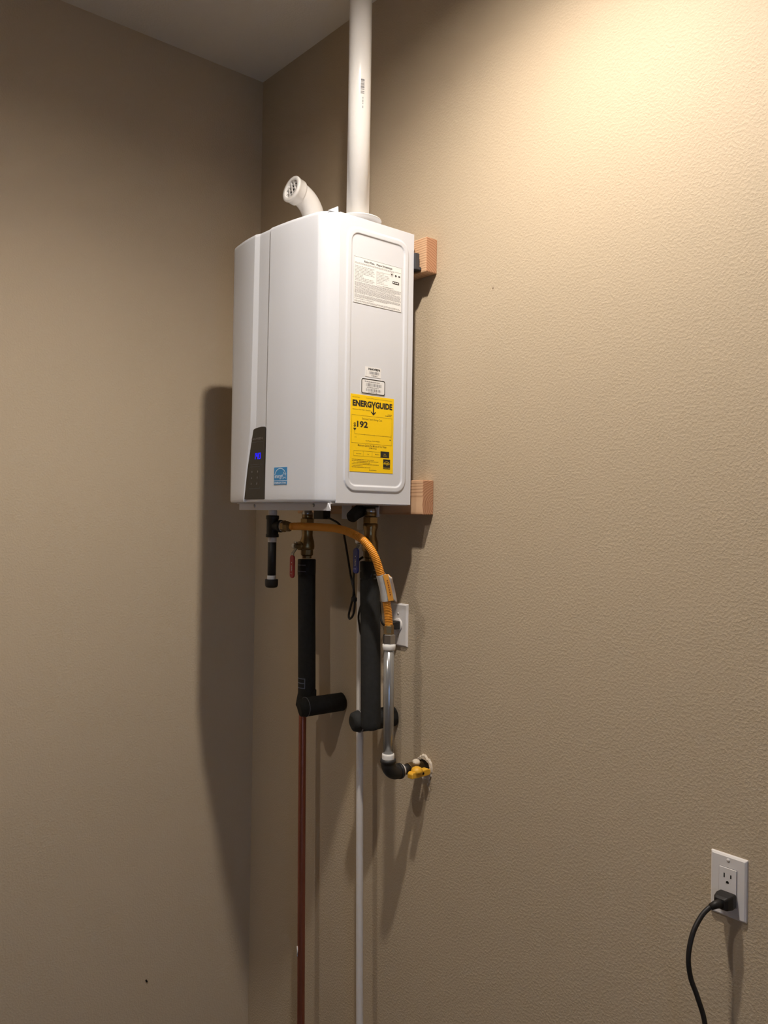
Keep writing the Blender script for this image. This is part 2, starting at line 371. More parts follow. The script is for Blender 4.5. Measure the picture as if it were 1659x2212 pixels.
# bowed front cover
plan = [(XL, YF), (XL, -0.305), (0.4005, -0.318), (0.412, -0.331), (0.428, -0.3385), (0.464, -0.346), (0.51, -0.3530), (0.56, -0.3562), (0.60, -0.3570), (0.64, -0.3562), (0.69, -0.3528), (0.73, -0.3485), (0.77, -0.3435), (0.802, -0.3385), (0.812, -0.3350), (0.8195, -0.3295), (0.8285, -0.3195), (0.836, -0.305), (XR, YF)]
cm = catmull([(x, y, 0) for x, y in plan], 8)
px_ = [p.x for p in cm]; py_ = [p.y for p in cm]
def yfront(x): return float(np.interp(x, px_, py_))
def lerp1(z, z0, a, z1, b): t = max(0, min(1, (z-z0)/(z1-z0))); return a+(b-a)*t
def ridge_l(z): return lerp1(z, 1.735, 0.554, 2.2345, 0.5635) if z > 1.735 else lerp1(z, 1.55, 0.522, 1.735, 0.554)
def ridge_r(z): return ridge_l(z)+(lerp1(z, 1.735, 0.0225, 2.2345, 0.018) if z > 1.735 else lerp1(z, 1.60, 0.006, 1.735, 0.0225))
def seam(z): return lerp1(z, 1.5445, 0.6259, 2.2345, 0.6337)
left_cols = [p for p in cm if p.x < 0.44]; right_cols = [p for p in cm if p.x > 0.70]
def cover_ring(z, inset, lift=1.0):
    a, b, s = ridge_l(z), ridge_r(z), seam(z); xs = [(p.x, p.y, 0.0060*max(0, min(1, (p.x-0.405)/0.03))) for p in left_cols]
    for i in range(1, 9): x = 0.44+(a-0.44)*i/8; xs.append((x, yfront(x), 0.0060))
    w = b-a
    for t, d in ((0.06, 0.0059), (0.14, 0.0054), (0.5, 0.0030), (0.86, 0.0006), (0.94, 0.0001), (1.0, 0.0)): x = a+w*t; xs.append((x, yfront(x), d))
    for t in (0.25, 0.5, 0.75): x = b+(s-0.0022-b)*t; xs.append((x, yfront(x), 0.0))
    for dx, d in ((-0.0022, 0), (-0.0010, -0.0010), (-0.0002, -0.0010), (0.0002, 0.0028), (0.0012, 0.0036)): x = s+dx; xs.append((x, yfront(x), d))
    for i in range(1, 4): x = s+0.0012+(0.70-s-0.0012)*i/4; xs.append((x, yfront(x), 0.0036))
    for p in right_cols: xs.append((p.x, p.y, 0.0036*max(0, min(1, (0.82-p.x)/0.10))))
    n = len(xs); out = []
    for i, (x, y, d) in enumerate(xs):
        x0, y0, _ = xs[max(0, i-1)]; x1, y1, _ = xs[min(n-1, i+1)]
        tx, ty = x1-x0, y1-y0; l = math.hypot(tx, ty) or 1; nx, ny = ty/l, -tx/l
        if i == 0: nx, ny = -1.0, 0.0
        if i == n-1: nx, ny = 1.0, 0.0
        dd = d*lift-inset
        px, py = x+nx*dd, y+ny*dd
        out.append(Vector((px, min(py, YF), z)))
    return out
zs = [(ZB+0.0005, 0.011), (ZB+0.0005, 0.006), (ZB+0.002, 0.0025), (ZB+0.005, 0.0006), (ZB+0.009, 0.0)]
zs += [(z, 0.0) for z in np.linspace(1.57, 1.72, 6)]+[(1.735, 0.0)]+[(z, 0.0) for z in np.linspace(1.76, 2.225, 12)]
zs += [(ZT-0.004, 0.0006), (ZT-0.0015, 0.002), (ZT, 0.0045), (ZT, 0.011)]
rows = [cover_ring(z, i) for z, i in zs]; cv = MB(); n = len(rows[0])
cv.add([p for r in rows for p in r], [(i*n+j, i*n+j+1, (i+1)*n+j+1, (i+1)*n+j) for i in range(len(rows)-1) for j in range(n-1)], True)
top = rows[-1]; bot = rows[0]
for R_ in (top, bot):           # close top and bottom back to the seam plane
    v = list(R_)+[Vector((p.x, YF, p.z)) for p in R_]
    cv.add(v, [(j, j+1, n+j+1, n+j) for j in range(n-1)])
cover = obj('front_cover', cv, M['white'], heater)
cover.data.set_sharp_from_angle(angle=math.radians(28))
# dark sheet added behind the cover as shade for the side panel gap
obj('gap_shade_sheet', MB().box((XL+0.004, YF-0.0005, ZB+0.004), (XR-0.004, YF+0.0015, ZT-0.004)), M['grey'], heater)
# bent-up metal tab on the top corner
ft = frame((0.828, -0.325, ZT-0.001), (0.22, 0.97, 0), (0, 0, 1))
obj('corner_tab', MB().prism([(0, 0), (0.027, 0), (0.0265, 0.0135), (0.024, 0.0135)], ft, -0.0008, 0.0008), M['white'], heater)
# recessed bottom flange with two screws and a curled white corner
fl = obj('bottom_flange', MB().box((0.4185, -0.3105, 1.5265), (0.836, -0.309, ZB)), M['steelwhite'], heater)
for x, z in ((0.497, 1.5375), (0.768, 1.5390)):
    obj('screw', MB().lathe((x, -0.3105, z), (0, -1, 0), [(0.0045, 0), (0.0045, 0.0012), (0.003, 0.0024), (0.0005, 0.0026)], 14), M['steel'], fl)
obj('flange_corner', MB().prism([(0, 0.0), (0.014, 0.0), (0.015, 0.0045), (0.006, 0.0185), (0.0045, 0.0185)], frame((0.8245, -0.3115, 1.5262), (1, 0, 0), (0, 0, 1)), -0.001, 0.002), M['white'], heater)
obj('bottom_plate', MB().box((XL+0.006, -0.308, 1.5430), (XR-0.006, YB-0.004, 1.5455)), M['steelwhite'], heater)
# brackets that hook on the boards
obj('mounting_bracket', MB().box((0.44, YB, 2.146), (0.8450, -0.046, 2.188)).box((0.44, -0.047, 2.146), (0.8450, -0.0385, 2.154)), M['grey'], heater, weld=False, bevel=0.0015)
for x0, x1, z0 in ((0.538, 0.580, 1.506), (0.682, 0.700, 1.513), (0.45, 0.47, 1.513)):
    obj('mounting_tab', MB().box((x0, -0.049, z0), (x1, -0.0465, ZB+0.004)), M['steelwhite'], heater)
# control panel
FF = frame((0, -0.3572, 0), (1, 0, 0), (0, 0, 1))
pp = [(0.5255, 1.5538), (0.6252, 1.5538), (0.6243, 1.7288), (0.6225, 1.7345), (0.617, 1.7365), (0.6043, 1.7372), (0.588, 1.7365), (0.5713, 1.7343), (0.5555, 1.7283)]
panel = obj('control_panel', MB().prism(pp, FF, -0.005, 0.0018), M['black_gloss'], heater, bevel=0.0008)
obj('lettering', text_mb('NAVIEN', FF, 0.5585, 0.6112, 1.7052, 1.7105, 0.0021, 0.02), M['greyprint'], panel)
seg7 = {'1': 'bc', '4': 'fgbc', '0': 'abcdef'}
dm = MB()
def digit(ch, x0, z0, w, h, t=0.0023, n=0.0021, sk=0.1):
    S = {'a': (0, h-t, w, h), 'd': (0, 0, w, t), 'g': (0, h/2-t/2, w, h/2+t/2), 'b': (w-t, h/2, w, h), 'c': (w-t, 0, w, h/2), 'f': (0, h/2, t, h), 'e': (0, 0, t, h/2)}
    o, X, Y, N = FF
    for s_ in seg7[ch]:
        a, b, c, d = S[s_]; e = 0.0002
        dm.add([o+X*(x0+px+sk*pz)+Y*(z0+pz)+N*n for px, pz in ((a+e, b+e), (c-e, b+e), (c-e, d-e), (a+e, d-e))], [(0, 1, 2, 3)])
digit('1', 0.5700, 1.6555, 0.008, 0.016); digit('4', 0.5805, 1.6555, 0.0095, 0.016); digit('0', 0.5925, 1.6555, 0.0095, 0.016)
obj('digits', dm, M['blueled'], panel, label='glowing blue digits')
obj('display_window', MB().ring2d(FF, rrect(0.5515, 0.6165, 1.642, 1.6995, 0.003), rrect(0.5519, 0.6161, 1.6424, 1.6991, 0.0028), 0.0020), M['dimprint'], panel)
obj('keypad', MB().ring2d(FF, rrect(0.5495, 0.6015, 1.5805, 1.6365, 0.003), rrect(0.5499, 0.6011, 1.5809, 1.6361, 0.0028), 0.0020), M['dimprint'], panel)
for i, (x, z) in enumerate(((0.5622, 1.6242), (0.5900, 1.6240), (0.5605, 1.6082), (0.5880, 1.6087), (0.5594, 1.5934), (0.5867, 1.5935))):
    b_ = [lambda: MB().prism([(x-0.002, z-0.002), (x+0.002, z-0.002), (x, z+0.0025)], FF, 0.0016, 0.0022),
          lambda: MB().prism(rrect(x-0.0014, x+0.0014, z-0.0026, z+0.0026, 0.0012), FF, 0.0016, 0.0022)][i % 2]()
    obj('button_mark', b_, M['greyprint'], panel)
# blue efficiency sticker on the cover
yS = yfront(0.69)-0.0008; slope = (yfront(0.716)-yfront(0.666))/0.05
FB = frame((0.6665, yfront(0.6665)-0.00415, 1.5890), (1, slope, 0), (0, 0, 1))
st = obj('efficiency_sticker', MB().prism([(0, 0), (0.0505, 0), (0.0505, 0.0425), (0, 0.0425)], FB, -0.0004, 0.0003), M['starblue'], heater, label='square blue sticker with a white star and arc')
k = 24; A_ = [math.radians(12+156*i/k) for i in range(k+1)]; sm_ = MB()
o, X, Y, N = FB
cxa, cya = 0.0250, 0.0195
sm_.add([o+X*(cxa+r*math.cos(a))+Y*(cya+r*math.sin(a)*0.92)+N*0.0006 for r in (0.0228, 0.0210) for a in A_], [(i, i+1, k+2+i, k+1+i) for i in range(k)])
obj('arc', sm_, M['starwhite'], st)
def star(cx, cy, R, r): return [(cx+(R if i % 2 == 0 else r)*math.cos(PI/2+0.15+i*PI/5), cy+(R if i % 2 == 0 else r)*math.sin(PI/2+0.15+i*PI/5)) for i in range(10)]
obj('star', MB().ring2d(FB, star(0.0395, 0.0215, 0.0105, 0.0047), star(0.0395, 0.0215, 0.0078, 0.0034), 0.0006), M['starwhite'], st)
obj('lettering', joinmb(text_mb('energy', FB, 0.0035, 0.0345, 0.0128, 0.0232, 0.0007, 0.012, 0.35), text_mb('ENERGY STAR', FB, 0.0025, 0.0480, 0.0018, 0.0065, 0.0006, 0.03)), M['starwhite'], st)
obj('rule', MB().rect(FB, 0.0, 0.0505, 0.0088, 0.0102, 0.0005), M['starwhite'], st)

# ---- labels on the right side panel; frame origin at lower left of each label
rnd = random.Random(3)
XS = XR+0.0003
# yellow energy label 0.137 x 0.186
FE = frame((XS, -0.2580, 1.6216), (0, 1, 0), (0, 0, 1)); EW, EH = 0.1368, 0.1866
eg = obj('energy_label', MB().prism([(0, 0), (EW, 0), (EW, EH), (0, EH)], FE, -0.0002, 0.0004), M['yellow'], heater, label='yellow energy guide label with bold black lettering')
def E(u, v): return u*EW, (1-v)*EH       # fractions from the top left
def et(body, u0, u1, v0, v1, bold=0.0, sh=0.0):
    x0, y1 = E(u0, v0); x1, y0 = E(u1, v1); return text_mb(body, FE, x0, x1, y0, y1, 0.0006, bold, sh)
big = [et('ENERG', 0.045, 0.475, 0.072, 0.155, 0.050), et('GUIDE', 0.565, 0.962, 0.072, 0.155, 0.050)]
ym = MB()
for q in ([(0.470, 0.072), (0.497, 0.072), (0.521, 0.112), (0.521, 0.125), (0.505, 0.125)], [(0.572, 0.072), (0.545, 0.072), (0.521, 0.112), (0.521, 0.125), (0.537, 0.125)], [(0.507, 0.118), (0.535, 0.118), (0.535, 0.235), (0.507, 0.235)],
          [(0.462, 0.212), (0.478, 0.201), (0.521, 0.232), (0.521, 0.252)], [(0.580, 0.212), (0.564, 0.201), (0.521, 0.232), (0.521, 0.252)]):
    pts = [E(*w) for w in q]; ym.add([FE[0]+FE[1]*a+FE[2]*b+FE[3]*0.0006 for a, b in pts], [tuple(range(len(pts)))])
obj('headline', joinmb(*big, ym), M['ink'], eg, recalc=False)
cost = joinmb(et('$', 0.075, 0.125, 0.366, 0.428, 0.02), et('192', 0.150, 0.395, 0.342, 0.425, 0.032))
tri = MB(); pts = [E(0.065, 0.437), E(0.138, 0.437), E(0.1015, 0.472)]; tri.add([FE[0]+FE[1]*a+FE[2]*b+FE[3]*0.0006 for a, b in pts], [(0, 1, 2)])
obj('price', joinmb(cost, tri), M['ink'], eg, recalc=False)
fine = MB()
def hline(u0, u1, v, t=0.0005): x0, y = E(u0, v); x1, _ = E(u1, v); fine.rect(FE, x0, x1, y-t/2, y+t/2, 0.0006)
def vline(u, v0, v1, t=0.0005): x, y1 = E(u, v0); _, y0 = E(u, v1); fine.rect(FE, x-t/2, x+t/2, y0, y1, 0.0006)
for v in (0.268, 0.628): hline(0.03, 0.96, v)
vline(0.03, 0.268, 0.628); vline(0.96, 0.268, 0.628)
hline(0.10, 0.945, 0.512, 0.0006); vline(0.10, 0.47, 0.512, 0.0007); vline(0.945, 0.487, 0.53, 0.0007)
for u in (0.32, 0.545, 0.755): vline(u, 0.505, 0.523)
for v in (0.727, 0.795): hline(0.085, 0.70, v)
for u in (0.085, 0.30, 0.505): vline(u, 0.727, 0.795)
fine = joinmb(fine, et('U.S. Government', 0.04, 0.205, 0.030, 0.043), et('Federal law prohibits removal of this label before consumer purchase.', 0.35, 0.955, 0.028, 0.042),
              et('Instantaneous Water Heater - Natural Gas', 0.045, 0.455, 0.185, 0.200, 0.008), et('Estimated Yearly Energy Cost', 0.265, 0.725, 0.295, 0.328),
              et('Cost Range of Similar Models', 0.35, 0.675, 0.582, 0.600, 0.01), et('$192', 0.10, 0.145, 0.548, 0.562), et('$', 0.905, 0.945, 0.548, 0.562, 0.04),
              et('Maximum Gallons Per Minute of Hot Water', 0.175, 0.84, 0.640, 0.668, 0.006), et('(GPM Rating)', 0.43, 0.605, 0.675, 0.698, 0.006),
              et('Very Small', 0.135, 0.255, 0.757, 0.773), et('Low', 0.395, 0.435, 0.755, 0.770), et('Medium', 0.575, 0.665, 0.752, 0.766, 0.01), et('ftc.gov/energy', 0.44, 0.61, 0.962, 0.980, 0.02))
for v, u1, u0 in ((0.840, 0.55, 0.05), (0.860, 0.65, 0.05), (0.880, 0.45, 0.07), (0.900, 0.66, 0.05), (0.920, 0.29, 0.07), (0.940, 0.47, 0.05)):
    x0, y = E(u0, v); x1, _ = E(u1, v); words(fine, FE, x0, x1, y, 0.0012, 0.0006, rnd, lo=0.0015, hi=0.005)
for v, u0, u1 in ((0.222, 0.855, 0.955), (0.239, 0.80, 0.955)):
    x0, y = E(u0, v); x1, _ = E(u1, v); words(fine, FE, x0, x1, y, 0.0016, 0.0006, rnd)
obj('fine_print', fine, M['inkbrown'], eg, recalc=False)
blk = MB()
for u0, u1, v0, v1 in ((0.70, 0.905, 0.713, 0.797), (0.765, 0.930, 0.815, 0.945)):
    x0, y1 = E(u0, v0); x1, y0 = E(u1, v1); blk.rect(FE, x0, x1, y0, y1, 0.0006)
obj('black_box', blk, M['ink'], eg)
x0, y0 = E(0.775, 0.90); x1, y1 = E(0.92, 0.83)
emb = MB(); k = 16; cx, cy = (x0+x1)/2, y0+0.001; o, X, Y, N = FE
emb.add([o+X*(cx+r*math.cos(a))+Y*(cy+r*math.sin(a))+N*0.0009 for r in (0.0098, 0.0090) for a in [math.radians(15+150*i/k) for i in range(k+1)]], [(i, i+1, k+2+i, k+1+i) for i in range(k)])
sx, sy = E(0.885, 0.872)
emb.ring2d(FE, star(sx, sy, 0.0045, 0.002), star(sx, sy, 0.0032, 0.0013), 0.0009)
obj('emblem', joinmb(emb, et('energy', 0.775, 0.875, 0.862, 0.895, 0.0, 0.35), et('ENERGY STAR', 0.772, 0.923, 0.925, 0.938, 0.0), et('High', 0.775, 0.82, 0.742, 0.757), et('5.0 GPM', 0.765, 0.845, 0.766, 0.778)), M['yellow'], eg, recalc=False)
for v in bpy.data.objects['emblem'].data.vertices: v.co.x = max(v.co.x, XS+0.0009)
# rating plate
FR = frame((XS, -0.2545, 2.0281), (0, 1, 0), (0, 0, 1)); RW, RH = 0.1530, 0.1112
rp_ = obj('rating_plate', MB().prism([(0, 0), (RW, 0), (RW, RH), (0, RH)], FR, -0.0002, 0.0004), M['label'], heater, label='white rating plate sticker full of small print')
rp2 = MB()
rp2.ring2d(FR, [(0, 0), (RW, 0), (RW, RH), (0, RH)], [(0.0007, 0.0007), (RW-0.0007, 0.0007), (RW-0.0007, RH-0.0007), (0.0007, RH-0.0007)], 0.0006)
def rt(body, u0, u1, v0, v1, bold=0.0): return text_mb(body, FR, u0*RW, u1*RW, (1-v1)*RH, (1-v0)*RH, 0.0006, bold)
obj('border', rp2, M['inkpale'], rp_)
obj('title', rt('Rating Plate,   Plaque Signaletique', 0.21, 0.79, 0.045, 0.105, 0.02), M['ink'], rp_, recalc=False)
sm2 = MB()
def rw(u0, u1, v, h=0.0011, lo=0.002, hi=0.007): words(sm2, FR, u0*RW, u1*RW, (1-v)*RH, h, 0.0006, rnd, lo=lo, hi=hi)
rw(0.02, 0.98, 0.125, 0.0009); rw(0.02, 0.85, 0.145, 0.0009)
for i in range(11): rw(0.025, rnd.choice((0.2, 0.25, 0.3, 0.4, 0.42)), 0.20+i*0.031)
for i in range(8): rw(0.475, rnd.choice((0.62, 0.7, 0.73)), 0.24+i*0.033, 0.0009)
for a, b in (((0.465, 0.215), (0.75, 0.215)), ((0.465, 0.52), (0.75, 0.52))): sm2.rect(FR, a[0]*RW, b[0]*RW, (1-a[1])*RH-0.0002, (1-a[1])*RH+0.0002, 0.0006)
sm2.rect(FR, 0.463*RW, 0.466*RW, 0.48*RH, 0.785*RH, 0.0006)
rw(0.60, 0.84, 0.515, 0.0014)
for v in (0.548, 0.568, 0.590, 0.610, 0.632, 0.660, 0.682): rw(0.02, 0.985 if v != 0.632 else 0.87, v, 0.0010)
for v in (0.705, 0.724, 0.743, 0.762, 0.781): rw(0.02, 0.985, v, 0.0010)
for v in (0.815, 0.834, 0.853, 0.872): rw(0.02, 0.985 if v < 0.87 else 0.7, v, 0.0010)
rw(0.02, 0.42, 0.905, 0.0012); rw(0.02, 0.95, 0.945, 0.0010); rw(0.02, 0.97, 0.965, 0.0010)
sq = lambda cu_, cv_, r: [((cu_+r*math.cos(2*PI*i/16)/RW)*RW, (1-cv_)*RH+r*math.sin(2*PI*i/16)) for i in range(16)]
sm2.ring2d(FR, sq(0.785, 0.205, 0.0052), sq(0.785, 0.205, 0.0046), 0.0006)
obj('small_print', sm2, M['inkpale'], rp_)
mk = MB()
for c_, h_ in ((0.785, 0.0022), ): mk.rect(FR, c_*RW-h_, c_*RW+h_, 0.795*RH-0.0012, 0.795*RH+0.0022, 0.0007)
cx, cy = 0.87*RW, 0.79*RH; d_ = 0.0034
mk.add([FR[0]+FR[1]*(cx+a)+FR[2]*(cy+b)+FR[3]*0.0007 for a, b in ((d_, 0), (0, d_), (-d_, 0), (0, -d_))], [(0, 1, 2, 3)])
mk.rect(FR, 0.925*RW, 0.965*RW, 0.775*RH, 0.805*RH, 0.0007)
pl_ = [(a, b) for a, b in rrect(0.80*RW, 0.945*RW, 0.60*RH, 0.66*RH, 0.002)]
mk.add([FR[0]+FR[1]*a+FR[2]*b+FR[3]*0.0007 for a, b in pl_], [tuple(range(len(pl_)))])
obj('mark', mk, M['ink'], rp_, recalc=False)
mk2 = MB(); words(mk2, FR, 0.81*RW, 0.935*RW, 0.63*RH, 0.0024, 0.0009, rnd, lo=0.004, hi=0.007)
obj('mark_print', mk2, M['label'], rp_)
# small maker label with barcode
FN = frame((XS, -0.2145, 1.8545), (0, 1, 0), (0, 0, 1)); NW, NH = 0.0500, 0.0240
nl = obj('maker_label', MB().prism([(0, 0), (NW, 0), (NW, NH), (0, NH)], FN, -0.0002, 0.0003), M['label'], heater, label='small white label with maker name and barcode')
obj('lettering', text_mb('NAVIEN', FN, 0.0100, 0.0470, 0.0165, 0.0218, 0.0005, 0.045), M['ink'], nl, recalc=False)
bc = barcode(MB(), FN, 0.0125, 0.0440, 0.0070, 0.0135, 0.0005, rnd, 0.0007); words(bc, FN, 0.020, 0.038, 0.0035, 0.0020, 0.0005, rnd)
bc.rect(FN, 0.003, 0.0034, 0.002, 0.016, 0.0005)
obj('barcode', bc, M['inkgrey'], nl)
# outlined serial label
FQ = frame((XS, -0.2268, 1.8115), (0, 1, 0), (0, 0, 1)); QW, QH = 0.0768, 0.0384
q0 = rrect(0, QW, 0, QH, 0.006)
sl = obj('serial_label', MB().prism(q0, FQ, -0.0002, 0.0005), M['label'], heater, label='rounded white serial label with a black outline')
obj('outline', MB().ring2d(FQ, rrect(0.0008, QW-0.0008, 0.0008, QH-0.0008, 0.0055), rrect(0.0030, QW-0.0030, 0.0030, QH-0.0030, 0.0038), 0.0007), M['ink'], sl)
b2 = barcode(MB(), FQ, 0.0150, 0.0640, 0.0195, 0.0270, 0.0007, rnd, 0.0007); barcode(b2, FQ, 0.0150, 0.0630, 0.0075, 0.0140, 0.0007, rnd, 0.0011)
words(b2, FQ, 0.0160, 0.0580, 0.0305, 0.0018, 0.0007, rnd); words(b2, FQ, 0.018, 0.055, 0.0168, 0.0016, 0.0007, rnd); words(b2, FQ, 0.022, 0.052, 0.0053, 0.0012, 0.0007, rnd)
b2.rect(FQ, 0.0115, 0.0140, 0.0295, 0.0322, 0.0007)
obj('barcode', b2, M['inkgrey'], sl)

# ------------------------------------------------------------------ vent pipe and intake elbow
vx, vy = 0.770, -0.190
vent = thing('vent_pipe', 'straight white PVC vent pipe rising from the water heater to the ceiling', 'pipe', (vx, vy, ZT))
obj('pipe', MB().lathe((vx, vy, ZT), (0, 0, 1), [(0.0285, 0.0), (0.0285, CEIL-ZT+0.004)], 40), M['pvc'], vent)
obj('collar', MB().lathe((vx, vy, ZT-0.001), (0, 0, 1), [(0.0365, 0), (0.0365, 0.0190), (0.0590, 0.0195), (0.0605, 0.0205), (0.0600, 0.0225), (0.0400, 0.0250), (0.0285, 0.0255)], 40), M['pvc'], vent)
bcv = MB(); z = 2.600; rv = random.Random(11)
for h, g in ((0.0048, 0.0008), (0.0012, 0.0012), (0.0011, 0.0010), (0.0022, 0.0008), (0.0016, 0.0008), (0.0014, 0.0010), (0.0052, 0.0012), (0.0024, 0.0030), (0.0026, 0.0012), (0.0014, 0.001), (0.0012, 0.0)):
    bcv.cyl_patch((vx, vy), 0.02870, -33, -14, z-h, z); z -= h+g
for z0, z1 in ((2.555, 2.551), (2.5485, 2.5425), (2.541, 2.5375), (2.5335, 2.5275)): bcv.cyl_patch((vx, vy), 0.02870, -23, -19, z1, z0, 2)
obj('barcode', bcv, M['inkgrey'], vent, recalc=False)

ex, ey = 0.524, -0.150
elb = thing('intake_elbow', 'cream plastic air intake elbow with a screened mouth on the water heater', 'pipe elbow', (ex, ey, ZT))
ed = Vector((0.03, -0.97, 0.22)).normalized()
path = [(ex, ey, ZT-0.001), (ex, ey, ZT+0.030)]
R_ = 0.071; th = math.acos(ed.z); h = Vector((ed.x, ed.y, 0)).normalized(); c0 = Vector((ex, ey, ZT+0.0885))
for i in range(0, 17):
    a = th*i/16; path.append(c0+h*(R_*(1-math.cos(a)))+Vector((0, 0, R_*math.sin(a))))
endp = Vector(path[-1]); path.append(endp+ed*0.004)
obj('elbow', MB().tube(path, 0.0305, 32), M['pvc'], elb)
obj('base_ring', MB().lathe((ex, ey, ZT-0.001), (0, 0, 1), [(0.040, 0), (0.040, 0.006), (0.034, 0.008), (0.034, 0.022), (0.0305, 0.023)], 32), M['pvc'], elb)
hub0 = endp-ed*0.006; HL = 0.032
obj('hub', MB().lathe(hub0, ed, [(0.0305, -0.001), (0.0345, 0.004), (0.0352, 0.006), (0.0352, HL-0.009), (0.0365, HL-0.008), (0.0370, HL-0.002), (0.0355, HL), (0.0262, HL), (0.0255, HL-0.001), (0.0255, HL-0.016), (0.001, HL-0.016)], 40, cap=False), M['pvc'], elb)
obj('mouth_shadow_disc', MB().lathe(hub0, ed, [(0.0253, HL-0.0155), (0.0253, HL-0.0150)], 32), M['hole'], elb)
gx = Vector((1, 0, 0)); gx = (gx-ed*gx.dot(ed)).normalized(); gy = ed.cross(gx)
g0 = hub0+ed*(HL-0.004)
for ang, offs, wd in ((math.radians(118), (-0.0120, 0.0, 0.0120), 0.0036), (math.radians(28), (-0.0130, 0.0, 0.0130), 0.0016)):
    a1 = gx*math.cos(ang)+gy*math.sin(ang); a2 = ed.cross(a1)
    for of in offs:
        L_ = math.sqrt(0.0258**2-of**2); c = g0+a2*of
        obj('grille_bar', MB().prism([(-L_, -wd/2), (L_, -wd/2), (L_, wd/2), (-L_, wd/2)], (c, a1, a2, ed), -0.0022, 0.0002), M['pvc'], elb)

# ------------------------------------------------------------------ hot water line
hx, hy = 0.4240, -0.0870
def insulated(name, label, x, y, z0, z1, r, tilt):
    t = thing(name, label, 'pipe insulation', (x, y, z0)); return t
hv = thing('isolation_valve', 'brass shutoff valve with a red handle under the water heater', 'valve', (hx, hy, 1.391), 'isolation valves')
def valve_body(t, x, y, z_nut, dz):
    obj('nipple', MB().lathe((x, y, z_nut), (0, 0, 1), [(0.0125, -0.01), (0.0125, 0.0085), (0.015, 0.009), (0.0155, 0.016), (0.013, 0.02), (0.013, ZB-z_nut-0.0018)], 24), M['steel'], t)
    obj('gasket', MB().lathe((x, y, ZB-0.0065), (0, 0, 1), [(0.021, 0), (0.021, 0.0047)], 24), M['iron'], t)
    obj('union_nut', MB().lathe((x, y, z_nut-0.019), (0, 0, 1), [(0.019, 0), (0.0212, 0.002), (0.0212, 0.017), (0.019, 0.019)], 6, smooth=False, phase=0.35), M['brass'], t)
    obj('union_collar', MB().lathe((x, y, z_nut-0.001), (0, 0, 1), [(0.0155, 0), (0.0155, 0.012), (0.013, 0.013)], 24), M['brass'], t)
    zb = z_nut-0.019
    obj('body', MB().lathe((x, y, zb), (0, 0, -1), [(0.0195, -0.001), (0.0195, 0.010), (0.0165, 0.018), (0.0160, 0.030), (0.0180, 0.040), (0.0205, 0.047), (0.0215, 0.062), (0.0205, 0.070), (0.0170, 0.073)], 28), M['brass'], t)
    obj('end_nut', MB().lathe((x, y, zb-0.071), (0, 0, -1), [(0.0175, 0), (0.0180, 0.002), (0.0180, 0.016), (0.0160, 0.018), (0.0135, 0.019), (0.0135, dz)], 8, smooth=False), M['brass'], t)
    return zb-0.052
def lever(t, x, y, zc, mat, z_end, marks_mat):
    obj('stem', MB().lathe((x, y, zc), (0, -1, 0), [(0.0125, 0.012), (0.0125, 0.026), (0.008, 0.027), (0.008, 0.042)], 18), M['brass'], t)
    obj('handle_nut', MB().lathe((x, y-0.040, zc), (0, -1, 0), [(0.0085, 0), (0.0085, 0.006), (0.006, 0.0075)], 6, smooth=False), M['steel'], t)
    yl = y-0.0385
    lv = MB()
    prof = [(zc+0.012, yl), (zc-0.010, yl), (zc-0.022, yl-0.010), (z_end+0.060, yl-0.010)]
    w = 0.0065
    for a, b in zip(prof[:-1], prof[1:]):
        lv.add([(x-w, a[1], a[0]), (x+w, a[1], a[0]), (x+w, b[1], b[0]), (x-w, b[1], b[0]), (x-w, a[1]+0.0025, a[0]), (x+w, a[1]+0.0025, a[0]), (x+w, b[1]+0.0025, b[0]), (x-w, b[1]+0.0025, b[0])],
               [(0, 1, 2, 3), (7, 6, 5, 4), (0, 4, 5, 1), (1, 5, 6, 2), (2, 6, 7, 3), (3, 7, 4, 0)])
    obj('lever', lv, M['handlesteel'], t, weld=False)
    FG = frame((x, yl-0.0115, 0), (1, 0, 0), (0, 0, 1))
    g = rrect(-0.0105, 0.0105, z_end, z_end+0.066, 0.0095)
    gr = obj('grip', MB().prism(g, FG, -0.0055, 0.0), mat, t, bevel=0.0018)
    mm = MB(); zz = z_end+0.034
    for i in range(5): mm.rect(FG, -0.0018, 0.0012+0.001*(i % 2), z_end+0.020+i*0.0036, z_end+0.0222+i*0.0036, 0.0004)
    for dx in (-0.004, 0.002): mm.rect(FG, dx-0.0008, dx+0.0008, z_end+0.0115, z_end+0.0131, 0.0004)
    mm.rect(FG, -0.0005, 0.002, z_end+0.043, z_end+0.0455, 0.0004)
    obj('grip_print', mm, M['label'], gr)
zc = valve_body(hv, hx, hy, 1.506, 0.026)
lever(hv, hx-0.004, hy, 1.4265, M['red'], 1.334, None)

ins = thing('insulated_pipe', 'black foam-wrapped hot water pipe bending to the wall above the copper pipe', 'pipe insulation', (hx, hy, 0.95), 'black insulated water pipes')
HR = 0.0253
hp = [(hx, hy, 1.3875), (hx+0.002, hy, 1.30), (hx+0.005, hy, 1.20), (hx+0.008, hy, 1.10), (hx+0.010, hy, 1.02), (hx+0.010, hy, 0.985)]
obj('foam_sleeve', MB().tube(catmull(hp, 5), HR, 28), M['rubber'], ins)
